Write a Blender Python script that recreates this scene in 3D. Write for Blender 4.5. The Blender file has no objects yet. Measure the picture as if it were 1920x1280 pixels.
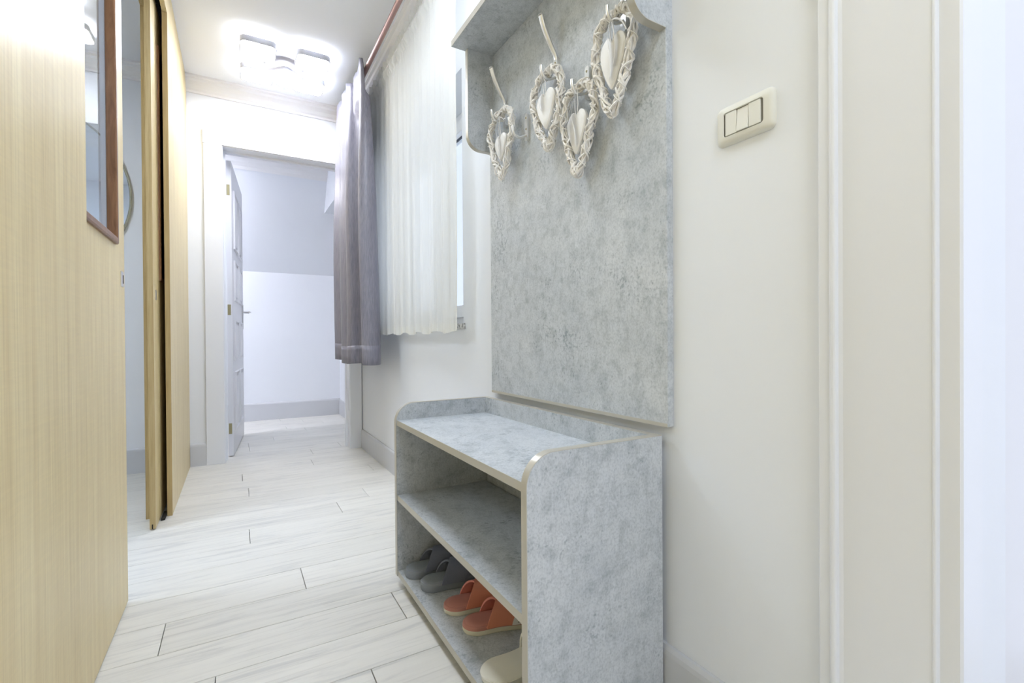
import bpy, bmesh, math, random
from mathutils import Vector, Matrix

random.seed(7)
SC = bpy.context.scene
COL = SC.collection
R = math.radians
PI = math.pi

# ------------------------------------------------------------------ camera
CAMZ = 0.83
yaw, pit, rol = R(29.9), R(-0.363), R(-0.39)
Fv = Vector((math.sin(yaw) * math.cos(pit), math.cos(yaw) * math.cos(pit), math.sin(pit)))
Rv = Vector((math.cos(yaw), -math.sin(yaw), 0))
Uv = Rv.cross(Fv)
R2 = Rv * math.cos(rol) + Uv * math.sin(rol)
U2 = -Rv * math.sin(rol) + Uv * math.cos(rol)
cd = bpy.data.cameras.new('camera')
cd.sensor_fit = 'HORIZONTAL'
cd.sensor_width = 36.0
cd.lens = 899.0 / 1920.0 * 36.0
cd.clip_start = 0.02
cam = bpy.data.objects.new('camera', cd)
COL.objects.link(cam)
cam.matrix_world = Matrix(((R2.x, U2.x, -Fv.x, 0), (R2.y, U2.y, -Fv.y, 0), (R2.z, U2.z, -Fv.z, CAMZ), (0, 0, 0, 1)))
SC.camera = cam

# ------------------------------------------------------------------ world, exposure
W = bpy.data.worlds.new('world')
SC.world = W
W.use_nodes = True
bg = W.node_tree.nodes['Background']
bg.inputs['Color'].default_value = (0.82, 0.87, 1.0, 1)
bg.inputs['Strength'].default_value = 0.75
SC.cycles.use_light_tree = False
SC.cycles.use_adaptive_sampling = True
SC.cycles.adaptive_threshold = 0.04
SC.cycles.adaptive_min_samples = 16
SC.cycles.max_bounces = 6
SC.cycles.diffuse_bounces = 4
SC.cycles.glossy_bounces = 3
SC.cycles.transparent_max_bounces = 10
SC.view_settings.view_transform = 'Standard'
SC.view_settings.look = 'None'
SC.view_settings.gamma = 1.0
SC.view_settings.use_curve_mapping = False
SC.view_settings.exposure = 0.72
LAMP_STRENGTH = 28.0
YB = -1.3       # hallway end left open behind the viewpoint, letting world light in as fill


# ------------------------------------------------------------------ materials
MATS = {}


def mat(name, color=(0.8, 0.8, 0.8), rough=0.5, metal=0.0, spec=0.5, build=None, **kw):
    m = bpy.data.materials.new(name)
    m.use_nodes = True
    nt = m.node_tree
    b = nt.nodes['Principled BSDF']
    b.inputs['Base Color'].default_value = (*color, 1)
    b.inputs['Roughness'].default_value = rough
    b.inputs['Metallic'].default_value = metal
    b.inputs['Specular IOR Level'].default_value = spec
    for k, v in kw.items():
        b.inputs[k].default_value = v
    if build:
        build(nt, b)
    MATS[name] = m
    return m


def N(nt, t, **props):
    n = nt.nodes.new(t)
    for k, v in props.items():
        setattr(n, k, v)
    return n


def coords(nt, scale=(1, 1, 1), rnd=False, kind='Object'):
    tc = N(nt, 'ShaderNodeTexCoord')
    mp = N(nt, 'ShaderNodeMapping')
    mp.inputs['Scale'].default_value = scale
    nt.links.new(tc.outputs[kind], mp.inputs['Vector'])
    if rnd:
        oi = N(nt, 'ShaderNodeObjectInfo')
        mu = N(nt, 'ShaderNodeMath', operation='MULTIPLY')
        mu.inputs[1].default_value = 37.0
        nt.links.new(oi.outputs['Random'], mu.inputs[0])
        cb = N(nt, 'ShaderNodeCombineXYZ')
        for i in range(3):
            nt.links.new(mu.outputs[0], cb.inputs[i])
        nt.links.new(cb.outputs[0], mp.inputs['Location'])
    return mp.outputs['Vector']


def noise(nt, vec, scale, detail=4, rough=0.5, dist=0.0):
    n = N(nt, 'ShaderNodeTexNoise')
    n.inputs['Scale'].default_value = scale
    n.inputs['Detail'].default_value = detail
    n.inputs['Roughness'].default_value = rough
    n.inputs['Distortion'].default_value = dist
    nt.links.new(vec, n.inputs['Vector'])
    return n.outputs['Fac']


def ramp(nt, fac, stops):
    r = N(nt, 'ShaderNodeValToRGB')
    e = r.color_ramp.elements
    while len(e) < len(stops):
        e.new(0.5)
    for el, (p, c) in zip(e, stops):
        el.position = p
        el.color = (*c, 1) if len(c) == 3 else c
    nt.links.new(fac, r.inputs['Fac'])
    return r.outputs['Color']


def mix(nt, a, b, fac, mode='MIX'):
    m = N(nt, 'ShaderNodeMix', data_type='RGBA', blend_type=mode)
    if isinstance(fac, (int, float)):
        m.inputs[0].default_value = fac
    else:
        nt.links.new(fac, m.inputs[0])
    for sock, v in ((m.inputs[6], a), (m.inputs[7], b)):
        if isinstance(v, tuple):
            sock.default_value = (*v, 1)
        else:
            nt.links.new(v, sock)
    return m.outputs[2]


def bump(nt, b, h, strength=0.1, dist=0.002):
    n = N(nt, 'ShaderNodeBump')
    n.inputs['Strength'].default_value = strength
    n.inputs['Distance'].default_value = dist
    nt.links.new(h, n.inputs['Height'])
    nt.links.new(n.outputs['Normal'], b.inputs['Normal'])


def b_concrete(nt, b):
    v = coords(nt, (1, 1, 0.9))
    big = noise(nt, v, 5.0, 4, 0.62, 0.6)
    mid = noise(nt, v, 26.0, 6, 0.75, 0.2)
    c1 = ramp(nt, big, [(0.30, (0.52, 0.555, 0.59)), (0.72, (0.63, 0.66, 0.69))])
    c2 = ramp(nt, mid, [(0.32, (0.62, 0.65, 0.66)), (0.53, (1, 1, 1))])
    col = mix(nt, c1, c2, 0.75, 'MULTIPLY')
    vz = coords(nt, (1, 1, 0.16))
    st = noise(nt, vz, 120.0, 3, 0.6)
    c3 = ramp(nt, st, [(0.30, (0.72, 0.73, 0.74)), (0.48, (1, 1, 1))])
    col = mix(nt, col, c3, 0.28, 'MULTIPLY')
    fi = noise(nt, coords(nt, (1, 1, 0.8)), 230.0, 3, 0.6)
    c6 = ramp(nt, fi, [(0.34, (0.74, 0.76, 0.78)), (0.52, (1, 1, 1)), (0.70, (1.06, 1.06, 1.06))])
    col = mix(nt, col, c6, 0.75, 'MULTIPLY')
    vy = coords(nt, (0.3, 0.3, 1.6))
    s2 = noise(nt, vy, 70.0, 3, 0.6)
    c4 = ramp(nt, s2, [(0.30, (0.75, 0.76, 0.77)), (0.45, (1, 1, 1))])
    col = mix(nt, col, c4, 0.3, 'MULTIPLY')
    sp = noise(nt, coords(nt, (1, 1, 1)), 95.0, 2, 0.5)
    spm = noise(nt, coords(nt, (1, 1, 1)), 7.0, 2, 0.5)
    sp2 = N(nt, 'ShaderNodeMath', operation='ADD')
    nt.links.new(sp, sp2.inputs[0])
    nt.links.new(spm, sp2.inputs[1])
    c5 = ramp(nt, sp2.outputs[0], [(0.70, (0.55, 0.58, 0.61)), (0.82, (1, 1, 1))])
    col = mix(nt, col, c5, 0.7, 'MULTIPLY')
    nt.links.new(col, b.inputs['Base Color'])
    bump(nt, b, mid, 0.06, 0.001)


def b_oak(nt, b):
    v = coords(nt, (1, 1, 0.035))
    g = noise(nt, v, 42.0, 6, 0.6, 0.4)
    g2 = noise(nt, coords(nt, (1, 1, 0.02)), 190.0, 3, 0.6)
    big = noise(nt, coords(nt, (1, 1, 0.12)), 5.0, 3, 0.5, 0.5)
    c = ramp(nt, g, [(0.28, (0.74, 0.58, 0.295)), (0.72, (0.88, 0.745, 0.435))])
    c2 = ramp(nt, g2, [(0.3, (0.86, 0.84, 0.78)), (0.55, (1, 1, 1))])
    c3 = ramp(nt, big, [(0.3, (0.94, 0.92, 0.88)), (0.7, (1.0, 1.0, 1.0))])
    col = mix(nt, mix(nt, c, c2, 0.8, 'MULTIPLY'), c3, 1.0, 'MULTIPLY')
    rip = noise(nt, coords(nt, (6, 6, 60)), 2.0, 2, 0.5, 1.0)
    c4 = ramp(nt, rip, [(0.40, (1, 1, 1)), (0.68, (1.06, 1.06, 1.05))])
    col = mix(nt, col, c4, 0.6, 'MULTIPLY')
    nt.links.new(col, b.inputs['Base Color'])
    bump(nt, b, g2, 0.05, 0.0005)


def b_edge_oak(nt, b):
    g = noise(nt, coords(nt, (1, 1, 0.05)), 90.0, 4, 0.6)
    nt.links.new(ramp(nt, g, [(0.3, (0.42, 0.30, 0.125)), (0.7, (0.56, 0.425, 0.21))]), b.inputs['Base Color'])


def b_floor(nt, b):
    v = coords(nt, (1.0, 9.0, 1.0), rnd=True)
    g = noise(nt, v, 2.6, 8, 0.62, 1.1)
    v2 = coords(nt, (0.6, 22.0, 1.0), rnd=True)
    g2 = noise(nt, v2, 4.2, 5, 0.6, 0.4)
    oi = N(nt, 'ShaderNodeObjectInfo')
    base = ramp(nt, oi.outputs['Random'], [(0.0, (0.72, 0.71, 0.67)), (1.0, (0.79, 0.78, 0.74))])
    c = ramp(nt, g, [(0.27, (0.72, 0.73, 0.745)), (0.47, (0.97, 0.97, 0.965)), (0.75, (1.04, 1.04, 1.03))])
    c2 = ramp(nt, g2, [(0.28, (0.78, 0.775, 0.77)), (0.46, (1, 1, 1))])
    col = mix(nt, mix(nt, base, c, 0.95, 'MULTIPLY'), c2, 0.75, 'MULTIPLY')
    nt.links.new(col, b.inputs['Base Color'])
    bump(nt, b, g2, 0.08, 0.0006)


def b_walnut(nt, b):
    g = noise(nt, coords(nt, (1, 1, 0.12)), 60.0, 6, 0.6, 1.5)
    nt.links.new(ramp(nt, g, [(0.3, (0.15, 0.062, 0.022)), (0.7, (0.30, 0.145, 0.062))]), b.inputs['Base Color'])


def b_granite(nt, b):
    n = N(nt, 'ShaderNodeTexVoronoi')
    n.inputs['Scale'].default_value = 160
    nt.links.new(coords(nt), n.inputs['Vector'])
    nt.links.new(ramp(nt, n.outputs['Color'], [(0.2, (0.12, 0.12, 0.12)), (0.55, (0.62, 0.62, 0.6))]), b.inputs['Base Color'])


def b_paint(nt, b):
    g = noise(nt, coords(nt, (1, 1, 4)), 130.0, 2, 0.5)
    bump(nt, b, g, 0.03, 0.0006)


def b_satin(nt, b):
    v = coords(nt, (1, 1, 0.06))
    g = noise(nt, v, 260.0, 3, 0.6)
    big = noise(nt, coords(nt, (1, 1, 0.3)), 14.0, 3, 0.5)
    c = ramp(nt, g, [(0.3, (0.165, 0.165, 0.215)), (0.7, (0.275, 0.27, 0.325))])
    c2 = ramp(nt, big, [(0.3, (0.92, 0.9, 0.9)), (0.7, (1.05, 1.03, 1.0))])
    nt.links.new(mix(nt, c, c2, 1.0, 'MULTIPLY'), b.inputs['Base Color'])
    bump(nt, b, g, 0.15, 0.0008)


def b_fur(nt, b):
    g = noise(nt, coords(nt), 420.0, 3, 0.7)
    bump(nt, b, g, 0.6, 0.003)


def b_wicker(nt, b):
    g = noise(nt, coords(nt), 60.0, 3, 0.6)
    nt.links.new(ramp(nt, g, [(0.3, (0.74, 0.71, 0.66)), (0.6, (0.88, 0.87, 0.85))]), b.inputs['Base Color'])


mat('wall_paint', (0.81, 0.84, 0.89), 0.6, spec=0.3, build=b_paint)
mat('ceiling_paint', (0.87, 0.895, 0.94), 0.7, spec=0.2)
mat('trim_paint', (0.80, 0.825, 0.875), 0.35, spec=0.4)
mat('moulding_paint', (0.84, 0.84, 0.85), 0.5, spec=0.3)
mat('baseboard_paint', (0.60, 0.615, 0.645), 0.35, spec=0.4)
mat('door_paint', (0.74, 0.75, 0.79), 0.3, spec=0.5)
mat('concrete', (0.5, 0.5, 0.5), 0.42, spec=0.35, build=b_concrete)
mat('band', (0.52, 0.50, 0.44), 0.30, metal=0.25, spec=0.5)
mat('oak', (0.6, 0.5, 0.3), 0.36, spec=0.5, build=b_oak)
mat('oak_edge', (0.5, 0.36, 0.16), 0.45, spec=0.4, build=b_edge_oak)
mat('plank', (0.7, 0.7, 0.66), 0.36, spec=0.4, build=b_floor)
mat('subfloor', (0.10, 0.10, 0.10), 0.9)
mat('black', (0.006, 0.006, 0.007), 0.7)
mat('walnut', (0.2, 0.1, 0.05), 0.32, build=b_walnut)
mat('steel', (0.72, 0.72, 0.73), 0.28, metal=1.0)
mat('satin_steel', (0.80, 0.80, 0.79), 0.32, metal=0.85)
mat('brass', (0.38, 0.34, 0.20), 0.4, metal=0.7)
mat('copper', (0.43, 0.275, 0.26), 0.3, metal=0.5)
mat('granite', (0.4, 0.4, 0.4), 0.25, build=b_granite)
mat('pvc', (0.86, 0.88, 0.91), 0.3)
mat('gasket', (0.05, 0.06, 0.08), 0.6)
mat('ivory', (0.76, 0.76, 0.70), 0.42)
mat('satin', (0.2, 0.2, 0.22), 0.40, spec=0.7, build=b_satin, **{'Sheen Weight': 0.12, 'Sheen Roughness': 0.3})
mat('satin_back', (0.13, 0.16, 0.24), 0.5)
mat('wicker', (0.75, 0.72, 0.66), 0.6, build=b_wicker)
mat('whitewood', (0.80, 0.795, 0.78), 0.5)
mat('ribbon', (0.88, 0.88, 0.88), 0.3)
mat('grey_sole', (0.25, 0.28, 0.325), 0.6)
mat('grey_insole', (0.27, 0.305, 0.34), 0.55, build=b_fur)
mat('grey_fleece', (0.19, 0.21, 0.275), 0.95, build=b_fur)
mat('cream_sole', (0.80, 0.77, 0.64), 0.5)
mat('coral_insole', (0.52, 0.225, 0.185), 0.4)
mat('coral_strap', (0.70, 0.26, 0.165), 0.6)
mat('coral_lining', (0.64, 0.23, 0.19), 0.6)
mat('white_patch', (0.82, 0.80, 0.78), 0.6)
mat('white_rubber', (0.88, 0.87, 0.79), 0.4)
mat('mirror', (0.83, 0.88, 0.92), 0.02, metal=1.0)
mat('mirror_rim', (0.62, 0.66, 0.66), 0.25, metal=0.6)
mat('switch_gap', (0.22, 0.22, 0.20), 0.6)
mat('lamp_frame', (0.50, 0.50, 0.55), 0.5)


def m_emit(name, col, s):
    m = bpy.data.materials.new(name)
    m.use_nodes = True
    nt = m.node_tree
    nt.nodes.clear()
    e = N(nt, 'ShaderNodeEmission')
    e.inputs['Color'].default_value = (*col, 1)
    e.inputs['Strength'].default_value = s
    o = N(nt, 'ShaderNodeOutputMaterial')
    nt.links.new(e.outputs[0], o.inputs['Surface'])
    MATS[name] = m


LAMPC = (0.90, 0.93, 1.0)
m_emit('diffuser', LAMPC, LAMP_STRENGTH)
m_emit('fill_front', (0.79, 0.88, 1.0), LAMP_STRENGTH * 0.72)  # emission of the added fill fixtures, here and below
m_emit('fill_middle', (0.84, 0.905, 1.0), LAMP_STRENGTH * 0.62)
m_emit('fill_far', (0.97, 0.95, 1.0), LAMP_STRENGTH * 1.35)
m_emit('fill_side', (0.82, 0.90, 1.0), LAMP_STRENGTH * 1.25)


def m_glass(name, tint, f0):
    m = bpy.data.materials.new(name)
    m.use_nodes = True
    nt = m.node_tree
    nt.nodes.clear()
    t = N(nt, 'ShaderNodeBsdfTransparent')
    t.inputs['Color'].default_value = (*tint, 1)
    g = N(nt, 'ShaderNodeBsdfGlossy')
    g.inputs['Roughness'].default_value = 0.02
    fr = N(nt, 'ShaderNodeFresnel')
    fr.inputs['IOR'].default_value = f0
    mx = N(nt, 'ShaderNodeMixShader')
    o = N(nt, 'ShaderNodeOutputMaterial')
    ge = N(nt, 'ShaderNodeNewGeometry')
    inv = N(nt, 'ShaderNodeMath', operation='SUBTRACT')
    inv.inputs[0].default_value = 1.0
    nt.links.new(ge.outputs['Backfacing'], inv.inputs[1])
    mu = N(nt, 'ShaderNodeMath', operation='MULTIPLY')
    nt.links.new(fr.outputs[0], mu.inputs[0])
    nt.links.new(inv.outputs[0], mu.inputs[1])
    nt.links.new(mu.outputs[0], mx.inputs[0])
    nt.links.new(t.outputs[0], mx.inputs[1])
    nt.links.new(g.outputs[0], mx.inputs[2])
    nt.links.new(mx.outputs[0], o.inputs['Surface'])
    MATS[name] = m


m_glass('glass', (0.95, 0.98, 1.0), 1.45)


def m_sheer(name):
    m = bpy.data.materials.new(name)
    m.use_nodes = True
    nt = m.node_tree
    nt.nodes.clear()
    t = N(nt, 'ShaderNodeBsdfTransparent')
    d = N(nt, 'ShaderNodeBsdfDiffuse')
    d.inputs['Color'].default_value = (0.93, 0.93, 0.895, 1)
    tr = N(nt, 'ShaderNodeBsdfTranslucent')
    tr.inputs['Color'].default_value = (0.93, 0.93, 0.895, 1)
    m1 = N(nt, 'ShaderNodeMixShader')
    m1.inputs[0].default_value = 0.5
    nt.links.new(d.outputs[0], m1.inputs[1])
    nt.links.new(tr.outputs[0], m1.inputs[2])
    m2 = N(nt, 'ShaderNodeMixShader')
    m2.inputs[0].default_value = 0.86
    nt.links.new(t.outputs[0], m2.inputs[1])
    nt.links.new(m1.outputs[0], m2.inputs[2])
    o = N(nt, 'ShaderNodeOutputMaterial')
    nt.links.new(m2.outputs[0], o.inputs['Surface'])
    MATS[name] = m


m_sheer('sheer')

# ------------------------------------------------------------------ helpers
ORG = {}


def world_org(o):
    return ORG[o.name] if o else Vector((0, 0, 0))


def empty(name, loc, parent=None):
    o = bpy.data.objects.new(name, None)
    o.empty_display_size = 0.05
    COL.objects.link(o)
    loc = Vector(loc)
    ORG[o.name] = loc
    if parent:
        o.parent = parent
    o.location = loc - world_org(parent)
    return o


def obj(name, bm, m, parent=None, org=None, smooth=False):
    bmesh.ops.recalc_face_normals(bm, faces=bm.faces)
    xs = [v.co.x for v in bm.verts]
    ys = [v.co.y for v in bm.verts]
    zs = [v.co.z for v in bm.verts]
    if org is None:
        org = Vector(((min(xs) + max(xs)) / 2, (min(ys) + max(ys)) / 2, min(zs)))
    org = Vector(org)
    bmesh.ops.translate(bm, verts=bm.verts, vec=-org)
    me = bpy.data.meshes.new(name)
    bm.to_mesh(me)
    bm.free()
    if smooth:
        for p in me.polygons:
            p.use_smooth = True
        if smooth != True:
            try:
                me.set_sharp_from_angle(angle=R(smooth))
            except Exception:
                pass
    me.materials.append(MATS[m])
    o = bpy.data.objects.new(name, me)
    COL.objects.link(o)
    ORG[o.name] = org
    if parent:
        o.parent = parent
    o.location = org - world_org(parent)
    return o


def tag(o, label=None, cat=None, group=None, kind=None):
    if label:
        o['label'] = label
    if cat:
        o['category'] = cat
    if group:
        o['group'] = group
    if kind:
        o['kind'] = kind
    return o


def box(bm, x0, x1, y0, y1, z0, z1, bev=0.0, seg=2):
    g = bmesh.ops.create_cube(bm, size=1.0)
    vs = g['verts']
    for v in vs:
        v.co = Vector(((x0 + x1) / 2 + v.co.x * (x1 - x0), (y0 + y1) / 2 + v.co.y * (y1 - y0), (z0 + z1) / 2 + v.co.z * (z1 - z0)))
    if bev > 0:
        es = list({e for v in vs for e in v.link_edges})
        bmesh.ops.bevel(bm, geom=es, offset=bev, segments=seg, affect='EDGES', profile=0.5, clamp_overlap=True)
    return bm


def BX(x0, x1, y0, y1, z0, z1, bev=0.0, seg=2):
    return box(bmesh.new(), x0, x1, y0, y1, z0, z1, bev, seg)


def to3(axis, a, p):
    # p = 2D point in the plane orthogonal to axis (x: (y,z); y: (x,z); z: (x,y))
    if axis == 'x':
        return Vector((a, p[0], p[1]))
    if axis == 'y':
        return Vector((p[0], a, p[1]))
    return Vector((p[0], p[1], a))


def prism(bm, pts, axis, a, b):
    lo = [bm.verts.new(to3(axis, a, p)) for p in pts]
    hi = [bm.verts.new(to3(axis, b, p)) for p in pts]
    n = len(pts)
    bm.faces.new(lo)
    bm.faces.new(list(reversed(hi)))
    for i in range(n):
        j = (i + 1) % n
        bm.faces.new((lo[i], lo[j], hi[j], hi[i]))
    return bm


def ribbon(bm, path, th, axis, a, b, closed=False):
    # strip of thickness th on the left side of path, from a to b along axis
    n = len(path)
    out = []
    for i, p in enumerate(path):
        q0 = Vector(path[(i - 1) % n] if closed or i > 0 else path[i])
        q1 = Vector(path[(i + 1) % n] if closed or i < n - 1 else path[i])
        d = (q1 - q0).normalized()
        out.append(Vector(p) + Vector((-d.y, d.x)) * th)
    rings = []
    for p, q in zip(path, out):
        rings.append([bm.verts.new(to3(axis, a, p)), bm.verts.new(to3(axis, a, q)), bm.verts.new(to3(axis, b, q)), bm.verts.new(to3(axis, b, p))])
    m = n if closed else n - 1
    for i in range(m):
        A, B = rings[i], rings[(i + 1) % n]
        for k in range(4):
            bm.faces.new((A[k], A[(k + 1) % 4], B[(k + 1) % 4], B[k]))
    if not closed:
        bm.faces.new(rings[0])
        bm.faces.new(list(reversed(rings[-1])))
    return bm


def tube(bm, pts, rad, sides=8, closed=False, flat=1.0, ref=None):
    pts = [Vector(p) for p in pts]
    n = len(pts)
    rads = rad if isinstance(rad, (list, tuple)) else [rad] * n
    rings = []
    prev = ref or Vector((0.31, 0.17, 0.93))
    for i, p in enumerate(pts):
        if closed:
            d = pts[(i + 1) % n] - pts[i - 1]
        else:
            d = pts[min(i + 1, n - 1)] - pts[max(i - 1, 0)]
        if d.length < 1e-9:
            d = Vector((0, 0, 1))
        d.normalize()
        u = prev - d * prev.dot(d)
        if u.length < 1e-4:
            u = d.orthogonal()
        u.normalize()
        w = d.cross(u)
        prev = u
        rings.append([bm.verts.new(p + (u * math.cos(2 * PI * k / sides) + w * math.sin(2 * PI * k / sides) * flat) * rads[i]) for k in range(sides)])
    m = n if closed else n - 1
    for i in range(m):
        A, B = rings[i], rings[(i + 1) % n]
        off = 0
        if closed and i == n - 1:
            best = None
            for s in range(sides):
                dd = (A[0].co - B[s].co).length
                if best is None or dd < best:
                    best, off = dd, s
        for k in range(sides):
            bm.faces.new((A[k], A[(k + 1) % sides], B[(k + 1 + off) % sides], B[(k + off) % sides]))
    if not closed:
        bm.faces.new(list(reversed(rings[0])))
        bm.faces.new(rings[-1])
    return bm


def catmull(P, n=8, closed=False):
    P = [Vector(p) for p in P]
    out = []
    L = len(P)
    rng = range(L) if closed else range(L - 1)
    for i in rng:
        if closed:
            a, b, c, d = P[(i - 1) % L], P[i], P[(i + 1) % L], P[(i + 2) % L]
        else:
            a, b, c, d = P[max(i - 1, 0)], P[i], P[i + 1], P[min(i + 2, L - 1)]
        for k in range(n):
            t = k / n
            out.append(0.5 * ((2 * b) + (c - a) * t + (2 * a - 5 * b + 4 * c - d) * t * t + (3 * b - a - 3 * c + d) * t ** 3))
    if not closed:
        out.append(P[-1])
    return out


def arc(cx, cy, r, a0, a1, n=10):
    return [(cx + r * math.cos(R(a0 + (a1 - a0) * i / n)), cy + r * math.sin(R(a0 + (a1 - a0) * i / n))) for i in range(n + 1)]


def rrect(x0, x1, y0, y1, r, n=6):
    return (arc(x1 - r, y0 + r, r, -90, 0, n) + arc(x1 - r, y1 - r, r, 0, 90, n) + arc(x0 + r, y1 - r, r, 90, 180, n) + arc(x0 + r, y0 + r, r, 180, 270, n))


def lathe(bm, prof, c, axis='z', sides=24):
    # prof: list of (radius, height) along axis from c
    rings = []
    for r, h in prof:
        ring = []
        for k in range(sides):
            a = 2 * PI * k / sides
            u, v = r * math.cos(a), r * math.sin(a)
            d = {'z': (u, v, h), 'x': (h, u, v), 'y': (u, h, v)}[axis]
            ring.append(bm.verts.new(Vector(c) + Vector(d)))
        rings.append(ring)
    for A, B in zip(rings, rings[1:]):
        for k in range(sides):
            bm.faces.new((A[k], A[(k + 1) % sides], B[(k + 1) % sides], B[k]))
    bm.faces.new(list(reversed(rings[0])))
    bm.faces.new(rings[-1])
    return bm


def struct(name, bm, m, label, parent=None, smooth=False, org=None):
    o = obj(name, bm, m, parent, smooth=smooth, org=org)
    if parent is None:
        tag(o, label, kind='structure')
    return o


# ================================================================== STRUCTURE
CEIL = 2.55
XR = 0.84      # right wall face
YF = 3.79      # far wall face
XL = -0.27     # corridor face of the oak lining

# ---- floor
bm = BX(-2.3, 1.75, YB, 5.75, -0.08, -0.012)
floor = struct('floor', bm, 'subfloor', 'pale grey oak plank floor running through the hallway', org=(0, 0, -0.012))
PW, PL = 0.168, 1.285
known = {-2: -0.052, -1: 0.433, 0: -0.187, 1: 0.195, 4: 0.042, 5: 0.436, 6: 0.602, 8: 0.052, 10: 0.024, 11: 0.44, 2: -0.62, 3: 0.83, 7: -0.35, 9: 0.75}
mesh_cache = {}


def plank(x0, x1, y0, y1):
    key = (round(x1 - x0, 3), round(y1 - y0, 3))
    if key not in mesh_cache:
        b = bmesh.new()
        hx, hy = (x1 - x0) / 2 - 0.0010, (y1 - y0) / 2 - 0.0010
        box(b, -hx, hx, -hy, hy, -0.012, 0.0, 0.0009, 1)
        me = bpy.data.meshes.new('plank')
        b.to_mesh(me)
        b.free()
        me.materials.append(MATS['plank'])
        mesh_cache[key] = me
    o = bpy.data.objects.new('plank', mesh_cache[key])
    COL.objects.link(o)
    o.parent = floor
    o.location = Vector(((x0 + x1) / 2, (y0 + y1) / 2, 0)) - ORG['floor']


k = -18
while True:
    y0 = 1.5595 + PW * k
    y1 = y0 + PW
    if y0 >= 5.6:
        break
    y0c, y1c = max(y0, YB + 0.002), min(y1, 5.6)
    lim0, lim1 = (-0.27, 0.84)
    if y0 > 0.85:
        lim0 = -1.9
    if y1 < 0.25:
        lim1 = 1.74
    if y0 >= 3.78:
        lim0, lim1 = -0.9, 1.0
    j = known.get(k, random.uniform(0, PL))
    xs = [lim0]
    m0 = math.ceil((lim0 - j) / PL)
    x = j + m0 * PL
    while x < lim1 - 0.02:
        if x > lim0 + 0.02:
            xs.append(x)
        x += PL
    xs.append(lim1)
    if y1c - y0c > 0.01:
        for a, b_ in zip(xs, xs[1:]):
            plank(a, b_, y0c, y1c)
    k += 1

# ---- ceiling
bm = BX(-2.3, 1.12, YB, 5.75, CEIL, CEIL + 0.1)
struct('ceiling', bm, 'ceiling_paint', 'flat white painted ceiling above the hallway')

# ---- right wall with window and near doorway
WY0, WY1, WZ0, WZ1 = 1.875, 3.22, 0.873, 1.982
DY0, DY1, DZ1 = -0.62, 0.252, 2.12
bm = bmesh.new()
WT = 1.12
box(bm, XR, WT, WY1, YF, 0, CEIL)
box(bm, XR, WT, WY0, WY1, 0, WZ0)
box(bm, XR, WT, WY0, WY1, WZ1, CEIL)
box(bm, XR, WT, 0.30, WY0, 0, CEIL)
box(bm, XR, 0.99, DY1, 0.30, 0, CEIL)
box(bm, XR, 1.0, DY0, 0.30, DZ1, CEIL)
box(bm, XR, 1.0, YB, DY0, 0, CEIL)
wall_right = struct('wall_right', bm, 'wall_paint', 'white painted right wall holding the window and coat rack')

# ---- far wall with doorway
OX0, OX1, OZ = -0.072, 0.747, 2.143
bm = bmesh.new()
box(bm, -2.3, OX0 - 0.02, YF, 3.93, 0, CEIL)
box(bm, OX0 - 0.02, OX1 + 0.02, YF, 3.93, OZ + 0.02, CEIL)
box(bm, OX1 + 0.02, 1.12, YF, 3.93, 0, CEIL)
struct('wall_far', bm, 'wall_paint', 'white wall with the open doorway at the hallway end')

# ---- far room
bm = bmesh.new()
prism(bm, [(5.6, 0), (5.6, 1.535), (5.05, 2.40), (5.05, CEIL), (5.75, CEIL), (5.75, 0)], 'x', -1.3, 1.05)
struct('wall_back', bm, 'wall_paint', 'pale lavender back wall of the room beyond, sloping inward at its top')
bm = BX(1.0, 1.12, 3.93, 5.6, 0, CEIL)
struct('wall_back_right', bm, 'wall_paint', 'white side wall of the room beyond the doorway')
bm = BX(0.794, 1.0, 3.93, 5.225, 2.125, CEIL)
struct('trim_6', bm, 'wall_paint', 'boxed white beam under the ceiling of the room beyond')
bm = bmesh.new()
prism(bm, [(5.05, 2.40), (5.04, 2.395), (5.03, 2.42), (5.00, 2.45), (4.98, 2.50), (4.96, 2.55), (5.05, 2.55)], 'x', -1.2, 0.794)
struct('trim_7', bm, 'moulding_paint', 'crown moulding of the room beyond the doorway')

# ---- oak lined pocket walls on the left
T = 0.02
near_y, far_y, HZ = 1.319, 2.78, 2.38


def pocket(name, y0, y1, label, edge_y):
    e = empty(name, (-0.32, (y0 + y1) / 2, 0))
    tag(e, label, kind='structure')
    obj('oak_panel', BX(XL - T, XL, y0, y1, 0, CEIL, 0.0008, 1), 'oak', e)
    obj('inner_panel', BX(-0.372, -0.354, y0, y1, 0, CEIL), 'oak_edge', e)
    obj('pocket_lining', BX(-0.3535, -0.2905, y0 + 0.6 if edge_y == 0 else y0, y1 if edge_y == 0 else y1 - 0.6, 0, CEIL), 'black', e)
    return e


wl = pocket('wall_left', YB, near_y, 'light oak lined wall panel filling the left foreground', 1)
wl2 = pocket('wall_left_far', far_y, YF, 'light oak lined wall panel beyond the sliding door opening', 0)
obj('edge_strip', BX(XL - T - 0.0005, XL + 0.0003, far_y - 0.0015, far_y, 0, HZ), 'oak_edge', wl2)
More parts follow.
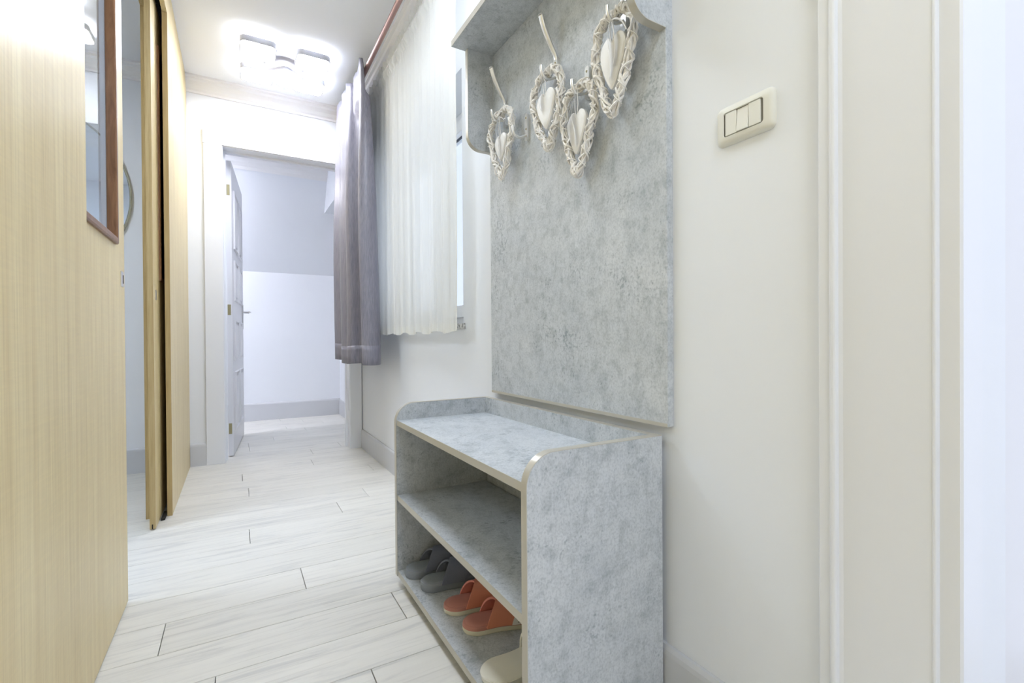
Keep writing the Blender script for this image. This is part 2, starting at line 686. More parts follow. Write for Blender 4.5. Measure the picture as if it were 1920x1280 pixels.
# black floor guide between the panels
obj('floor_guide', BX(-0.309, -0.293, far_y - 0.06, far_y + 0.05, 0.001, 0.012, 0.002), 'black', wl2)
e = empty('wall_left_header', (-0.32, 2.05, HZ))
tag(e, 'light oak header above the sliding door opening', kind='structure')
obj('oak_panel', BX(XL - T, XL, near_y, far_y, HZ, CEIL, 0.0008, 1), 'oak', e)
obj('inner_panel', BX(-0.372, -0.354, near_y, far_y, HZ, CEIL), 'oak_edge', e)
obj('track', BX(-0.352, -0.293, near_y, far_y, HZ + 0.03, HZ + 0.06), 'black', e)

# ---- left room shell
bm = BX(-2.3, -0.372, 0.75, 0.85, 0, CEIL)
struct('wall_left_room', bm, 'wall_paint', 'white wall of the side room behind the sliding doors')


bm = BX(-2.3, -2.2, 0.85, YF, 0, CEIL)
struct('wall_left_room_end', bm, 'wall_paint', 'far left white wall of the side room')
bm = BX(-1.3, -1.2, 3.93, 5.6, 0, CEIL)
struct('wall_back_left', bm, 'wall_paint', 'white left wall of the room beyond the doorway')


# ---- sliding door leaves with glazed upper light
def leaf(name, xf, y0, y1, label, wy0, wy1, glass=True):
    th = 0.022
    xb = xf - th
    z0, z1 = 0.006, 2.41
    wz0, wz1 = 1.118, 2.22
    bm = bmesh.new()
    box(bm, xb, xf, y0, y1, z0, wz0)
    box(bm, xb, xf, y0, y1, wz1, z1)
    box(bm, xb, xf, y0, wy0, wz0, wz1)
    box(bm, xb, xf, wy1, y1, wz0, wz1)
    o = obj(name, bm, 'oak', org=((xb + xf) / 2, (y0 + y1) / 2, 0))
    tag(o, label, kind='structure')
    # edge bands
    obj('edge_band', BX(xb, xf, y0 - 0.0012, y0, z0, z1), 'oak_edge', o)
    obj('edge_band', BX(xb, xf, y1, y1 + 0.0012, z0, z1), 'oak_edge', o)
    # walnut glazing frame: reveal liner with a rounded corridor-side lip
    f = 0.020
    fr = bmesh.new()
    rings = []
    prof = [(-th / 2 - 0.004, 0.0), (0.006, 0.0), (0.009, 0.004), (0.009, f - 0.004), (0.006, f), (-th / 2 - 0.004, f)]
    corners = [(wy0, wz0, 1, 1), (wy1, wz0, -1, 1), (wy1, wz1, -1, -1), (wy0, wz1, 1, -1)]
    xm = xf
    for (cy, cz, sy, sz) in corners:
        rings.append([fr.verts.new((xm + d, cy + sy * (w - 0.004), cz + sz * (w - 0.004))) for d, w in prof])
    for i in range(4):
        A, B = rings[i], rings[(i + 1) % 4]
        for q in range(len(prof)):
            fr.faces.new((A[q], A[(q + 1) % 6], B[(q + 1) % 6], B[q]))
    g = obj('glazing_frame', fr, 'walnut', o)
    fr = bmesh.new()
    rings = []
    prof = [(-th - 0.006, 0.0), (-th / 2 - 0.005, 0.0), (-th / 2 - 0.005, 0.014), (-th - 0.006, 0.014)]
    for (cy, cz, sy, sz) in corners:
        rings.append([fr.verts.new((xm + d, cy + sy * w, cz + sz * w)) for d, w in prof])
    for i in range(4):
        A, B = rings[i], rings[(i + 1) % 4]
        for q in range(4):
            fr.faces.new((A[q], A[(q + 1) % 4], B[(q + 1) % 4], B[q]))
    obj('glazing_bead', fr, 'trim_paint', o)
    obj('glass_pane', BX(xf - th / 2 - 0.0035, xf - th / 2 - 0.001, wy0 + 0.004, wy1 - 0.004, wz0 + 0.004, wz1 - 0.004), 'glass', o)
    return o


d1 = leaf('door_1', -0.305, 1.10, 1.925, 'light oak sliding door leaf with walnut framed glass pane, nearest the camera', 1.22, 1.797)
lp = obj('lock_plate', BX(-0.3052, -0.3025, 1.868, 1.902, 0.998, 1.045, 0.001), 'steel', d1)
obj('keyhole', BX(-0.3026, -0.3020, 1.886, 1.896, 1.008, 1.034), 'black', lp)
d2 = leaf('door_2', -0.3135, 2.606, 3.42, 'narrow strip of a second light oak sliding leaf half inside its pocket', 2.80, 3.30)
obj('lock_plate', BX(-0.3137, -0.3112, 2.668, 2.695, 1.015, 1.06, 0.001), 'steel', d2)
obj('guide_groove', BX(-0.3275, -0.3235, 2.6035, 2.612, 0.006, 0.026), 'black', d2)

# ---- crown mouldings
CP = [(0.0, 0.0), (0.0, -0.090), (0.012, -0.090), (0.016, -0.078), (0.030, -0.070), (0.040, -0.052), (0.062, -0.034), (0.066, -0.018), (0.080, -0.012), (0.080, 0.0)]
bm = bmesh.new()
prism(bm, [(YF - d, CEIL + z) for d, z in CP], 'x', XL, XR)
struct('trim_1', bm, 'moulding_paint', 'white crown moulding along the top of the far wall')
bm = bmesh.new()
prism(bm, [(XR - d, CEIL + z) for d, z in CP], 'y', YB, YF - 0.001)
struct('trim_2', bm, 'moulding_paint', 'white crown moulding along the top of the window wall')
bm = bmesh.new()
prism(bm, [(YF - d, CEIL + z) for d, z in CP], 'x', -2.3, -0.373)
struct('trim_3', bm, 'moulding_paint', 'white crown moulding of the side room behind the sliding doors')


# ---- baseboards
def bb_profile(h, t=0.015):
    return [(0, 0), (t, 0), (t, h - 0.018), (t - 0.002, h - 0.008), (t - 0.007, h), (0, h)]


def baseboard(name, along, a, b, face, sgn, h, label, m='baseboard_paint'):
    pts = [(face + sgn * d, z) for d, z in bb_profile(h)]
    return struct(name, prism(bmesh.new(), pts, along, a, b), m, label, smooth=False)


baseboard('baseboard_right', 'y', 0.43, YF - 0.001, XR, -1, 0.140, 'light grey baseboard along the window wall')
baseboard('baseboard_far', 'x', XL + 0.001, -0.165, YF, -1, 0.148, 'short light grey baseboard left of the far doorway')
baseboard('baseboard_left', 'x', -2.3, -0.374, YF, -1, 0.155, 'grey baseboard of the side room seen through the sliding door gap')
baseboard('baseboard_back', 'x', -1.3, 0.999, 5.6, -1, 0.18, 'light grey baseboard of the room beyond the doorway')
baseboard('baseboard_back_right', 'y', 3.95, 5.58, 1.0, -1, 0.165, 'light grey baseboard at the right side of the room beyond')

# ---- far doorway casing and jambs
tr = empty('trim_4', ((OX0 + OX1) / 2, YF, 0))
tag(tr, 'flat white casing around the open far doorway', kind='structure')
obj('casing_side', BX(-0.178, OX0, YF - 0.018, YF, 0, OZ, 0.002), 'trim_paint', tr)
obj('casing_side', BX(OX1, 0.833, YF - 0.018, YF, 0, OZ, 0.002), 'trim_paint', tr)
obj('casing_head', BX(-0.182, 0.837, YF - 0.021, YF, OZ, 2.238, 0.002), 'trim_paint', tr)
obj('jamb', BX(OX0 - 0.019, OX0 + 0.004, YF - 0.010, 3.936, 0, OZ + 0.0), 'trim_paint', tr)
obj('jamb', BX(OX1 - 0.004, OX1 + 0.019, YF - 0.010, 3.936, 0, OZ + 0.0), 'trim_paint', tr)
obj('jamb_head', BX(OX0 - 0.019, OX1 + 0.019, YF - 0.010, 3.936, OZ - 0.004, OZ + 0.019), 'trim_paint', tr)
obj('door_stop', BX(OX0 + 0.004, OX0 + 0.016, 3.86, 3.90, 0, OZ - 0.016), 'trim_paint', tr)
obj('door_stop', BX(OX1 - 0.016, OX1 - 0.004, 3.86, 3.90, 0, OZ - 0.016), 'trim_paint', tr)
obj('door_stop', BX(OX0 + 0.004, OX1 - 0.004, 3.86, 3.90, OZ - 0.016, OZ - 0.004), 'trim_paint', tr)


# ---- far door leaf, swung open into the far room
ang = math.atan2(0.074, 0.868)
hx, hy = -0.021, 3.952
du = Vector((math.sin(ang), math.cos(ang), 0))     # along leaf
dn = Vector((math.cos(ang), -math.sin(ang), 0))    # towards the opening side


def LB(l0, l1, n0, n1, z0, z1, bev=0.0):
    b = BX(l0, l1, n0, n1, z0, z1, bev)
    for v in b.verts:
        l, n, z = v.co
        v.co = Vector((hx, hy, 0)) + du * l + dn * n + Vector((0, 0, z))
    return b


d3 = obj('door_3', LB(0, 0.87, -0.034, 0, 0.008, 2.105, 0.0015), 'door_paint', org=(hx, hy, 0))
tag(d3, 'white panelled door standing open beyond the far doorway', kind='structure')
for (za, zb) in ((0.17, 0.60), (0.68, 0.98), (1.12, 1.42), (1.50, 1.93)):
    for (la, lb) in ((0.12, 0.40), (0.47, 0.75)):
        p = LB(la, lb, 0, 0.004, za, zb, 0.0)
        o = obj('raised_panel', LB(la + 0.035, lb - 0.035, 0.0, 0.007, za + 0.035, zb - 0.035, 0.005), 'door_paint', d3)
        p.free()
        b = bmesh.new()
        rings = []
        prof = [(0.0, 0.0), (0.010, 0.004), (0.010, 0.012), (0.0, 0.018)]
        for (cl, cz, sl, sz) in ((la, za, 1, 1), (lb, za, -1, 1), (lb, zb, -1, -1), (la, zb, 1, -1)):
            rings.append([b.verts.new(Vector((hx, hy, 0)) + du * (cl + sl * w) + dn * n_ + Vector((0, 0, cz + sz * w))) for n_, w in prof])
        for i in range(4):
            A, B = rings[i], rings[(i + 1) % 4]
            for q in range(4):
                b.faces.new((A[q], A[(q + 1) % 4], B[(q + 1) % 4], B[q]))
        obj('panel_moulding', b, 'door_paint', d3)
for z in (0.165, 1.01, 1.86):
    obj('hinge', LB(-0.0025, 0.004, -0.030, -0.010, z, z + 0.075, 0.001), 'brass', d3)
hd = obj('handle_plate', LB(0.79, 0.828, 0, 0.008, 0.925, 1.135, 0.003), 'steel', d3)
b = bmesh.new()
o0 = Vector((hx, hy, 1.07)) + du * 0.808
tube(b, [o0, o0 + dn * 0.045, o0 + dn * 0.056 - du * 0.006, o0 + dn * 0.060 - du * 0.02, o0 + dn * 0.060 - du * 0.125], [0.008, 0.008, 0.009, 0.009, 0.008], 10)
obj('lever', b, 'steel', hd, smooth=40)

# ---- right near doorway casing and open leaf
tr = empty('trim_5', (0.83, 0.35, 0))
tag(tr, 'wide white moulded casing of the doorway at the right edge', kind='structure')
prof = [(XR, 0.4275), (0.8215, 0.4275), (0.8195, 0.4255), (0.8185, 0.409)] + arc(0.8175, 0.4035, 0.0055, 90, 270, 8) + [(0.8205, 0.3975), (0.8225, 0.392), (0.8225, 0.282)] + arc(0.8225, 0.2785, 0.0025, 90, 250, 5) + [(0.8265, 0.2745), (0.8265, 0.2535), (0.829, 0.2505), (0.895, 0.2505), (0.895, 0.252), (XR, 0.252)]
obj('casing_side', prism(bmesh.new(), prof, 'z', 0, DZ1), 'trim_paint', tr)
obj('casing_side', BX(0.8225, XR, DY0 - 0.12, DY0, 0, DZ1, 0.002), 'trim_paint', tr)
obj('casing_head', BX(0.8225, XR, DY0 - 0.12, 0.4275, DZ1, DZ1 + 0.12, 0.002), 'trim_paint', tr)
d4 = obj('door_4', BX(1.0, 1.78, 0.256, 0.296, 0.008, 2.10, 0.002), 'door_paint')
tag(d4, 'white door leaf open against the right edge, lit by bluish daylight', kind='structure')
obj('raised_panel', BX(1.27, 1.65, 0.251, 0.257, 0.25, 1.85, 0.003), 'door_paint', d4)

# ---- window
w = empty('window_1', (1.0, (WY0 + WY1) / 2, WZ0))
tag(w, 'white framed hallway window half hidden behind the sheer curtain', kind='structure')
sill = obj('window_sill', BX(0.832, 1.02, WY0 - 0.02, WY1 + 0.01, WZ0 - 0.001, WZ0 + 0.023, 0.002), 'granite', w)
FX0, FX1 = 1.005, 1.075
zb, zt = WZ0 + 0.023, WZ1
obj('frame_rail', BX(FX0, FX1, WY0, WY1, zb, zb + 0.05, 0.003), 'pvc', w)
obj('frame_rail', BX(FX0, FX1, WY0, WY1, zt - 0.05, zt, 0.003), 'pvc', w)
for (a, c) in ((WY0, WY0 + 0.05), (WY1 - 0.05, WY1), (2.52, 2.575)):
    obj('frame_stile', BX(FX0, FX1, a, c, zb + 0.05, zt - 0.05, 0.003), 'pvc', w)
for (a, c) in ((WY0 + 0.042, 2.528), (2.567, WY1 - 0.042)):
    s = empty('sash', (FX0, (a + c) / 2, zb + 0.045), w)
    z0, z1 = zb + 0.042, zt - 0.042
    sw = 0.062
    obj('sash_rail', BX(FX0 - 0.014, FX1 - 0.02, a, c, z0, z0 + sw, 0.003), 'pvc', s)
    obj('sash_rail', BX(FX0 - 0.014, FX1 - 0.02, a, c, z1 - sw, z1, 0.003), 'pvc', s)
    obj('sash_stile', BX(FX0 - 0.014, FX1 - 0.02, a, a + sw, z0 + sw, z1 - sw, 0.003), 'pvc', s)
    obj('sash_stile', BX(FX0 - 0.014, FX1 - 0.02, c - sw, c, z0 + sw, z1 - sw, 0.003), 'pvc', s)
    obj('glass_pane', BX(1.03, 1.034, a + sw - 0.004, c - sw + 0.004, z0 + sw - 0.004, z1 - sw + 0.004), 'glass', s)
    gk = bmesh.new()
    for (p, q, r_, t_) in ((a + sw - 0.002, c - sw + 0.002, z0 + sw - 0.002, z0 + sw + 0.004), (a + sw - 0.002, c - sw + 0.002, z1 - sw - 0.004, z1 - sw + 0.002), (a + sw - 0.002, a + sw + 0.004, z0 + sw, z1 - sw), (c - sw - 0.004, c - sw + 0.002, z0 + sw, z1 - sw)):
        box(gk, 1.018, 1.03, p, q, r_, t_)
    obj('gasket', gk, 'gasket', s)

# ================================================================== SHOE RACK
FX, BXK = 0.465, 0.818      # front, back
NY, FY = 0.757, 1.613       # near and far outer sides
ST = 0.019
ZT = 0.612
sr = empty('shoe_rack', (0.64, 1.185, 0))
tag(sr, 'open grey concrete look shoe rack with two shelves and rounded side panels', 'shoe rack')


def side_outline(inset=0.0):
    r = 0.062
    return [(BXK, 0.031), (FX, 0.031)] + [(x, z) for x, z in arc(FX + r, ZT - r, r, 180, 90, 12)] + [(BXK, ZT)]


for (a, c) in ((NY, NY + ST), (FY - ST, FY)):
    so = side_outline()
    s = obj('side_panel', prism(bmesh.new(), so, 'y', a, c), 'concrete', sr)
    b = bmesh.new()
    ribbon(b, so[1:], 0.0015, 'y', a - 0.0002, c + 0.0002)
    obj('edge_band', b, 'band', s, smooth=40)
IY0, IY1 = NY + ST, FY - ST
IB = 0.800
for nm, zt_, d0 in (('top_shelf', 0.557, FX + 0.003), ('middle_shelf', 0.304, FX + 0.003), ('bottom_shelf', 0.048, FX + 0.003)):
    s = obj(nm, BX(d0, IB if nm != 'bottom_shelf' else BXK, IY0, IY1, zt_ - 0.018, zt_), 'concrete', sr)
    obj('edge_band', BX(d0 - 0.0015, d0, IY0, IY1, zt_ - 0.018, zt_), 'band', s)
rb = obj('back_rail', BX(IB, BXK, IY0, IY1, 0.50, ZT), 'concrete', sr)
obj('edge_band', BX(IB, BXK, IY0, IY1, ZT, ZT + 0.001), 'band', rb)
obj('back_panel', BX(0.806, 0.812, IY0, IY1, 0.048, 0.50), 'concrete', sr)
for (fx, fy) in ((0.492, 1.535), (0.492, 0.83), (0.78, 1.535), (0.78, 0.83)):
    obj('foot', lathe(bmesh.new(), [(0.012, 0.0), (0.013, 0.002), (0.013, 0.028), (0.016, 0.0285), (0.016, 0.0302)], (fx, fy, 0)), 'satin_steel', sr, smooth=40)

# ================================================================== COAT RACK
PF = 0.820
PY0, PY1 = 0.742, 1.580
PZ0 = 0.632
cr = empty('coat_rack', (0.83, 1.16, PZ0))
tag(cr, 'tall grey concrete look wall panel with top shelf, brackets and coat hooks', 'coat rack')
bp = obj('back_panel', BX(PF, XR, PY0, PY1, PZ0, 1.86, 0.0015, 1), 'concrete', cr)
obj('edge_band', BX(PF - 0.0004, PF + 0.012, PY0 + 0.001, PY1 - 0.001, PZ0 - 0.0004, PZ0 + 0.008), 'band', bp)
ts = obj('shelf_board', BX(0.668, XR, 0.738, 1.576, 1.860, 1.880), 'concrete', cr)
obj('edge_band', BX(0.6665, 0.668, 0.738, 1.576, 1.860, 1.880), 'band', ts)
for (a, c) in ((0.742, 0.760), (1.557, 1.575)):
    r = 0.05
    z0 = 1.508
    x0 = 0.722
    ol = [(PF, 1.860), (x0, 1.860)] + arc(x0 + r, z0 + r, r, 180, 270, 12) + [(PF, z0)]
    s = obj('side_bracket', prism(bmesh.new(), ol, 'y', a, c), 'concrete', cr)
    b = bmesh.new()
    ribbon(b, list(reversed(ol[1:])), 0.0015, 'y', a - 0.0002, c + 0.0002)
    obj('edge_band', b, 'band', s, smooth=40)


def screw(parent, x, y, z):
    obj('screw', lathe(bmesh.new(), [(0.0001, -0.0018), (0.003, -0.0012), (0.0034, 0.0)], (x, y, z), 'x', 10), 'brass', parent, smooth=40)


def hook_plate(b, y, z0, z1, w=0.0085):
    pts = [(y + w * math.cos(R(a)), z1 - w + w * math.sin(R(a))) for a in range(0, 181, 20)] + [(y + w * math.cos(R(a)), z0 + w + w * math.sin(R(a))) for a in range(180, 361, 20)]
    prism(b, pts, 'x', PF - 0.009, PF)


def small_hook(b, y, z, out=0.058):
    p = [(PF - 0.004, y, z + 0.004), (PF - 0.016, y, z - 0.004), (PF - 0.032, y, z - 0.011), (PF - 0.046, y, z - 0.009), (PF - out + 0.002, y, z + 0.003), (PF - out, y, z + 0.022)]
    tube(b, catmull(p, 6), 0.0042, 8)


def double_hook(y):
    z = 1.650
    b = bmesh.new()
    hook_plate(b, y, 1.560, 1.648, 0.0095)
    p = [(PF - 0.006, y, z - 0.012), (PF - 0.010, y, z + 0.004), (PF - 0.026, y, z + 0.030), (PF - 0.046, y, z + 0.068), (PF - 0.057, y, z + 0.100)]
    q = catmull(p, 7)
    n = len(q)
    tube(b, q, [0.0062 + 0.0030 * (i / (n - 1)) for i in range(n)], 10, ref=Vector((0, 1, 0)), flat=0.8)
    e = q[-1]
    lathe(b, [(0.0095, -0.001), (0.0085, 0.003), (0.005, 0.006)], e, 'z', 12)
    small_hook(b, y, 1.588)
    h = obj('coat_hook', b, 'satin_steel', cr, smooth=50)
    screw(h, PF - 0.009, y, 1.630)


def single_hook(y):
    b = bmesh.new()
    hook_plate(b, y, 1.462, 1.550, 0.0085)
    small_hook(b, y, 1.480)
    h = obj('coat_hook', b, 'satin_steel', cr, smooth=50)
    screw(h, PF - 0.009, y, 1.536)
    screw(h, PF - 0.009, y, 1.500)


for y in (1.454, 1.1475, 0.866):
    double_hook(y)
for y in (1.311, 1.004):
    single_hook(y)

# ================================================================== WICKER HEARTS
HC = [(0, 0.94), (0.22, 1.0), (0.50, 0.98), (0.80, 0.84), (0.97, 0.62), (1.0, 0.38), (0.90, 0.08), (0.66, -0.32), (0.36, -0.72), (0.12, -0.96)]
HALF = [Vector((u, v, 0)) for u, v in HC]
FULL = HALF + [Vector((0, -1.02, 0))] + [Vector((-p.x, p.y, 0)) for p in reversed(HALF[1:])]
HP = catmull(FULL, 10, True)


def resample(P, n):
    L = [0]
    Q = P + [P[0]]
    for a, c in zip(Q, Q[1:]):
        L.append(L[-1] + (c - a).length)
    out = []
    j = 0
    for i in range(n):
        s = L[-1] * i / n
        while L[j + 1] < s:
            j += 1
        t = (s - L[j]) / max(1e-9, L[j + 1] - L[j])
        out.append(Q[j].lerp(Q[j + 1], t))
    return out


def wicker_heart(c, w, h, twist, tilt, label, seed, ps, pdy, pdz, bow):
    rnd = random.Random(seed)
    top = Vector(c)                 # point of the frame dip that sits in the hook
    root = empty('wicker_heart', (c[0], c[1], c[2] - h))
    tag(root, label, 'heart decoration', 'hanging wicker hearts')
    ux = Vector((math.sin(twist), -math.cos(twist), 0))     # heart's horizontal (towards -y)
    uz = Vector((math.sin(tilt) * -0.0, math.sin(tilt), math.cos(tilt)))
    ux = (ux - uz * ux.dot(uz)).normalized()
    nn = ux.cross(uz).normalized()
    M = 200
    P = resample(HP, M)
    ctr = [top + ux * (p.x * w / 2) + uz * ((p.y - 0.94) * h / 1.95) for p in P]
    tang = [(ctr[(i + 1) % M] - ctr[i - 1]).normalized() for i in range(M)]
    side = [t.cross(nn).normalized() for t in tang]
    b = bmesh.new()
    R0 = 0.0092
    for s in range(7):
        turns = rnd.choice((5, 6, 7, 8)) * (1 if s % 2 else -1)
        ph = 2 * PI * s / 7 + rnd.uniform(-.3, .3)
        rr = R0 * rnd.uniform(0.75, 1.15)
        wob = rnd.uniform(0, 6)
        pts = []
        for i in range(M):
            a = ph + turns * 2 * PI * i / M + 0.5 * math.sin(wob + 9 * 2 * PI * i / M)
            pts.append(ctr[i] + (side[i] * math.cos(a) + nn * math.sin(a)) * rr * (1 + 0.18 * math.sin(wob + 5 * 2 * PI * i / M)))
        tube(b, pts, 0.0029, 5, closed=True, flat=rnd.uniform(0.7, 1.3))
    # straight thicker canes inside the bundle
    for s in range(3):
        ph = 2 * PI * s / 3
        pts = [ctr[i] + (side[i] * math.cos(ph + 0.4 * math.sin(i * .09 + s)) + nn * math.sin(ph + .3 * math.sin(i * .07))) * 0.0040 for i in range(M)]
        tube(b, pts, 0.0036, 6, closed=True)
    # thin binding wound tightly round the bundle
    pts = []
    for i in range(M * 2):
        q = i / 2.0
        i0 = int(q) % M
        i1 = (i0 + 1) % M
        f = q - int(q)
        cc = ctr[i0].lerp(ctr[i1], f)
        a = 2 * PI * 19 * q / M
        pts.append(cc + (side[i0] * math.cos(a) + nn * math.sin(a)) * (R0 * 1.32))
    tube(b, pts, 0.0013, 5, closed=True)
    obj('wicker_frame', b, 'wicker', root, smooth=50)
    # loose cane ends
    # wooden pendant heart
    s2 = [Vector((p.x, p.y, 0)) for p in resample(HP, 60)]
    s2 = [Vector((p.x, p.y - (0.20 * math.exp(-(p.x / 0.22) ** 2) if p.y > 0.4 else 0), 0)) for p in s2]
    pc = top - uz * (h * 0.47 + pdz) + ux * pdy - nn * 0.0
    b = bmesh.new()
    rings = []
    pw, phh = w * 0.56 * ps, h * 0.47 * ps
    th = 0.0065
    for (k_, off) in ((0.90, -th), (1.0, -th * 0.5), (1.0, th * 0.5), (0.90, th)):
        rings.append([b.verts.new(pc + ux * (p.x * pw / 2 * k_) + uz * (p.y * phh / 2 * k_) + nn * off) for p in s2])
    for A, B in zip(rings, rings[1:]):
        for i in range(60):
            b.faces.new((A[i], A[(i + 1) % 60], B[(i + 1) % 60], B[i]))
    b.faces.new(list(reversed(rings[0])))
    b.faces.new(rings[-1])
    ph_ = obj('pendant_heart', b, 'whitewood', root, smooth=35)
    # string from pendant to the frame
    b = bmesh.new()
    dip = pc + uz * (phh * 0.30)
    kn = top - uz * 0.012
    sgn = -1.0 if nn.x > 0 else 1.0
    for s in (-1, 1):
        tube(b, catmull([dip + nn * sgn * 0.004, dip.lerp(kn, 0.5) + ux * 0.006 * s + nn * sgn * 0.006, kn + ux * 0.004 * s + nn * sgn * 0.008, top + uz * 0.013 + nn * sgn * 0.002], 6), 0.0014, 5)
    obj('string', b, 'ribbon', root, smooth=True)
    # satin ribbon tied below the knot: loops and tails as thin bands
    b = bmesh.new()

    def band(path, wd, dirv):
        pp = catmull(path, 8)
        A, B = [], []
        for i, p in enumerate(pp):
            k_ = wd * (0.55 + 0.45 * math.sin(PI * min(1, i / (len(pp) * 0.5)) * 0.5))
            A.append((b.verts.new(p - dirv * k_), b.verts.new(p - dirv * k_ + nn * sgn * 0.0006)))
            B.append((b.verts.new(p + dirv * k_), b.verts.new(p + dirv * k_ + nn * sgn * 0.0006)))
        for i in range(len(pp) - 1):
            b.faces.new((A[i][0], A[i + 1][0], B[i + 1][0], B[i][0]))
            b.faces.new((A[i][1], B[i][1], B[i + 1][1], A[i + 1][1]))
            b.faces.new((A[i][0], A[i][1], A[i + 1][1], A[i + 1][0]))
            b.faces.new((B[i][0], B[i + 1][0], B[i + 1][1], B[i][1]))

    f0 = nn * sgn
    for (path, wd) in bow:
        band([kn + ux * a + uz * c_ + f0 * d for a, c_, d in path], wd, (ux * 0.8 + f0 * 0.6).normalized())
    obj('ribbon', b, 'ribbon', root, smooth=True)
    return root


bowA = [([(0.0, 0.0, 0.010), (-0.004, -0.04, 0.016), (0.004, -0.09, 0.014), (0.003, -0.135, 0.012)], 0.006),
        ([(0.0, 0.0, 0.010), (0.016, -0.035, 0.014), (0.020, -0.075, 0.014), (0.014, -0.11, 0.012)], 0.005)]
bowB = [([(0.0, 0.0, 0.010), (-0.022, -0.030, 0.018), (-0.026, -0.085, 0.016), (-0.022, -0.125, 0.014)], 0.007),
        ([(0.0, 0.0, 0.010), (-0.012, -0.05, 0.014), (0.000, -0.10, 0.012), (0.006, -0.138, 0.012)], 0.005),
        ([(0.0, 0.0, 0.010), (-0.040, -0.045, 0.018), (-0.055, -0.062, 0.016), (-0.042, -0.066, 0.014), (-0.010, -0.02, 0.012)], 0.004)]
bowC = [([(0.0, 0.0, 0.010), (-0.018, -0.030, 0.016), (-0.020, -0.060, 0.016), (-0.012, -0.085, 0.014)], 0.008),
        ([(0.0, 0.0, 0.010), (0.022, -0.008, 0.014), (0.040, -0.022, 0.012), (0.052, -0.045, 0.008)], 0.004)]
HX = 0.785
wicker_heart((HX, 1.432, 1.588), 0.150, 0.212, R(0), R(2), 'wicker heart ornament nearest the curtains, on the far hook', 3, 0.9, 0.0, 0.012, bowA[:1] + [bowC[1]])
wicker_heart((HX, 1.156, 1.588), 0.142, 0.208, R(0), R(3), 'wicker heart ornament with a wide bare pendant, second from the curtains', 5, 1.15, -0.004, 0.000, [bowC[0]])
wicker_heart((HX, 1.004, 1.481), 0.128, 0.216, R(0), R(-2), 'lowest wicker heart ornament, on the small lower hook', 8, 1.10, -0.004, 0.008, bowB)
wicker_heart((HX - 0.002, 0.866, 1.590), 0.130, 0.224, R(0), R(-2), 'highest wicker heart ornament, beside the near bracket', 11, 1.2, 0.0, 0.000, bowA + [bowC[1]])

# ================================================================== LIGHT SWITCH
sw = empty('light_switch', (XR, 0.5665, 1.203))
tag(sw, 'ivory wall switch plate with three rocker buttons', 'light switch')
SY0, SY1, SZ0, SZ1 = 0.507, 0.626, 1.2035, 1.2795
b = bmesh.new()
rings = []
for (ins, dx, rr) in ((0.0, 0.0, 0.012), (0.0, 0.003, 0.012), (0.003, 0.0085, 0.011), (0.008, 0.011, 0.010), (0.0145, 0.0118, 0.006), (0.0155, 0.0095, 0.004)):
    lim = rrect(SY0 + ins * 1.25, SY1 - ins * 1.25, SZ0 + ins, SZ1 - ins, rr, 6)
    rings.append([b.verts.new((XR - dx, p[0], p[1])) for p in lim])
for A, B in zip(rings, rings[1:]):
    n = len(A)
    for i in range(n):
        b.faces.new((A[i], A[(i + 1) % n], B[(i + 1) % n], B[i]))
b.faces.new(rings[0])
obj('cover_plate', b, 'ivory', sw, smooth=50)
obj('recess', BX(XR - 0.0085, XR - 0.001, SY0 + 0.018, SY1 - 0.018, SZ0 + 0.014, SZ1 - 0.014), 'switch_gap', sw)
ya, yb_ = 0.5305, 0.6035
wd = (yb_ - ya) / 3
for i in range(3):
    tiltx = 0.0022 if i == 1 else 0.0
    b = BX(XR - 0.0115, XR - 0.004, ya + wd * i + 0.0004, ya + wd * (i + 1) - 0.0004, SZ0 + 0.0165, SZ1 - 0.0165, 0.0008, 1)
    for v in b.verts:
        if v.co.x < XR - 0.008:
            v.co.x += -tiltx if v.co.z < 1.24 else tiltx
    obj('rocker', b, 'ivory', sw)

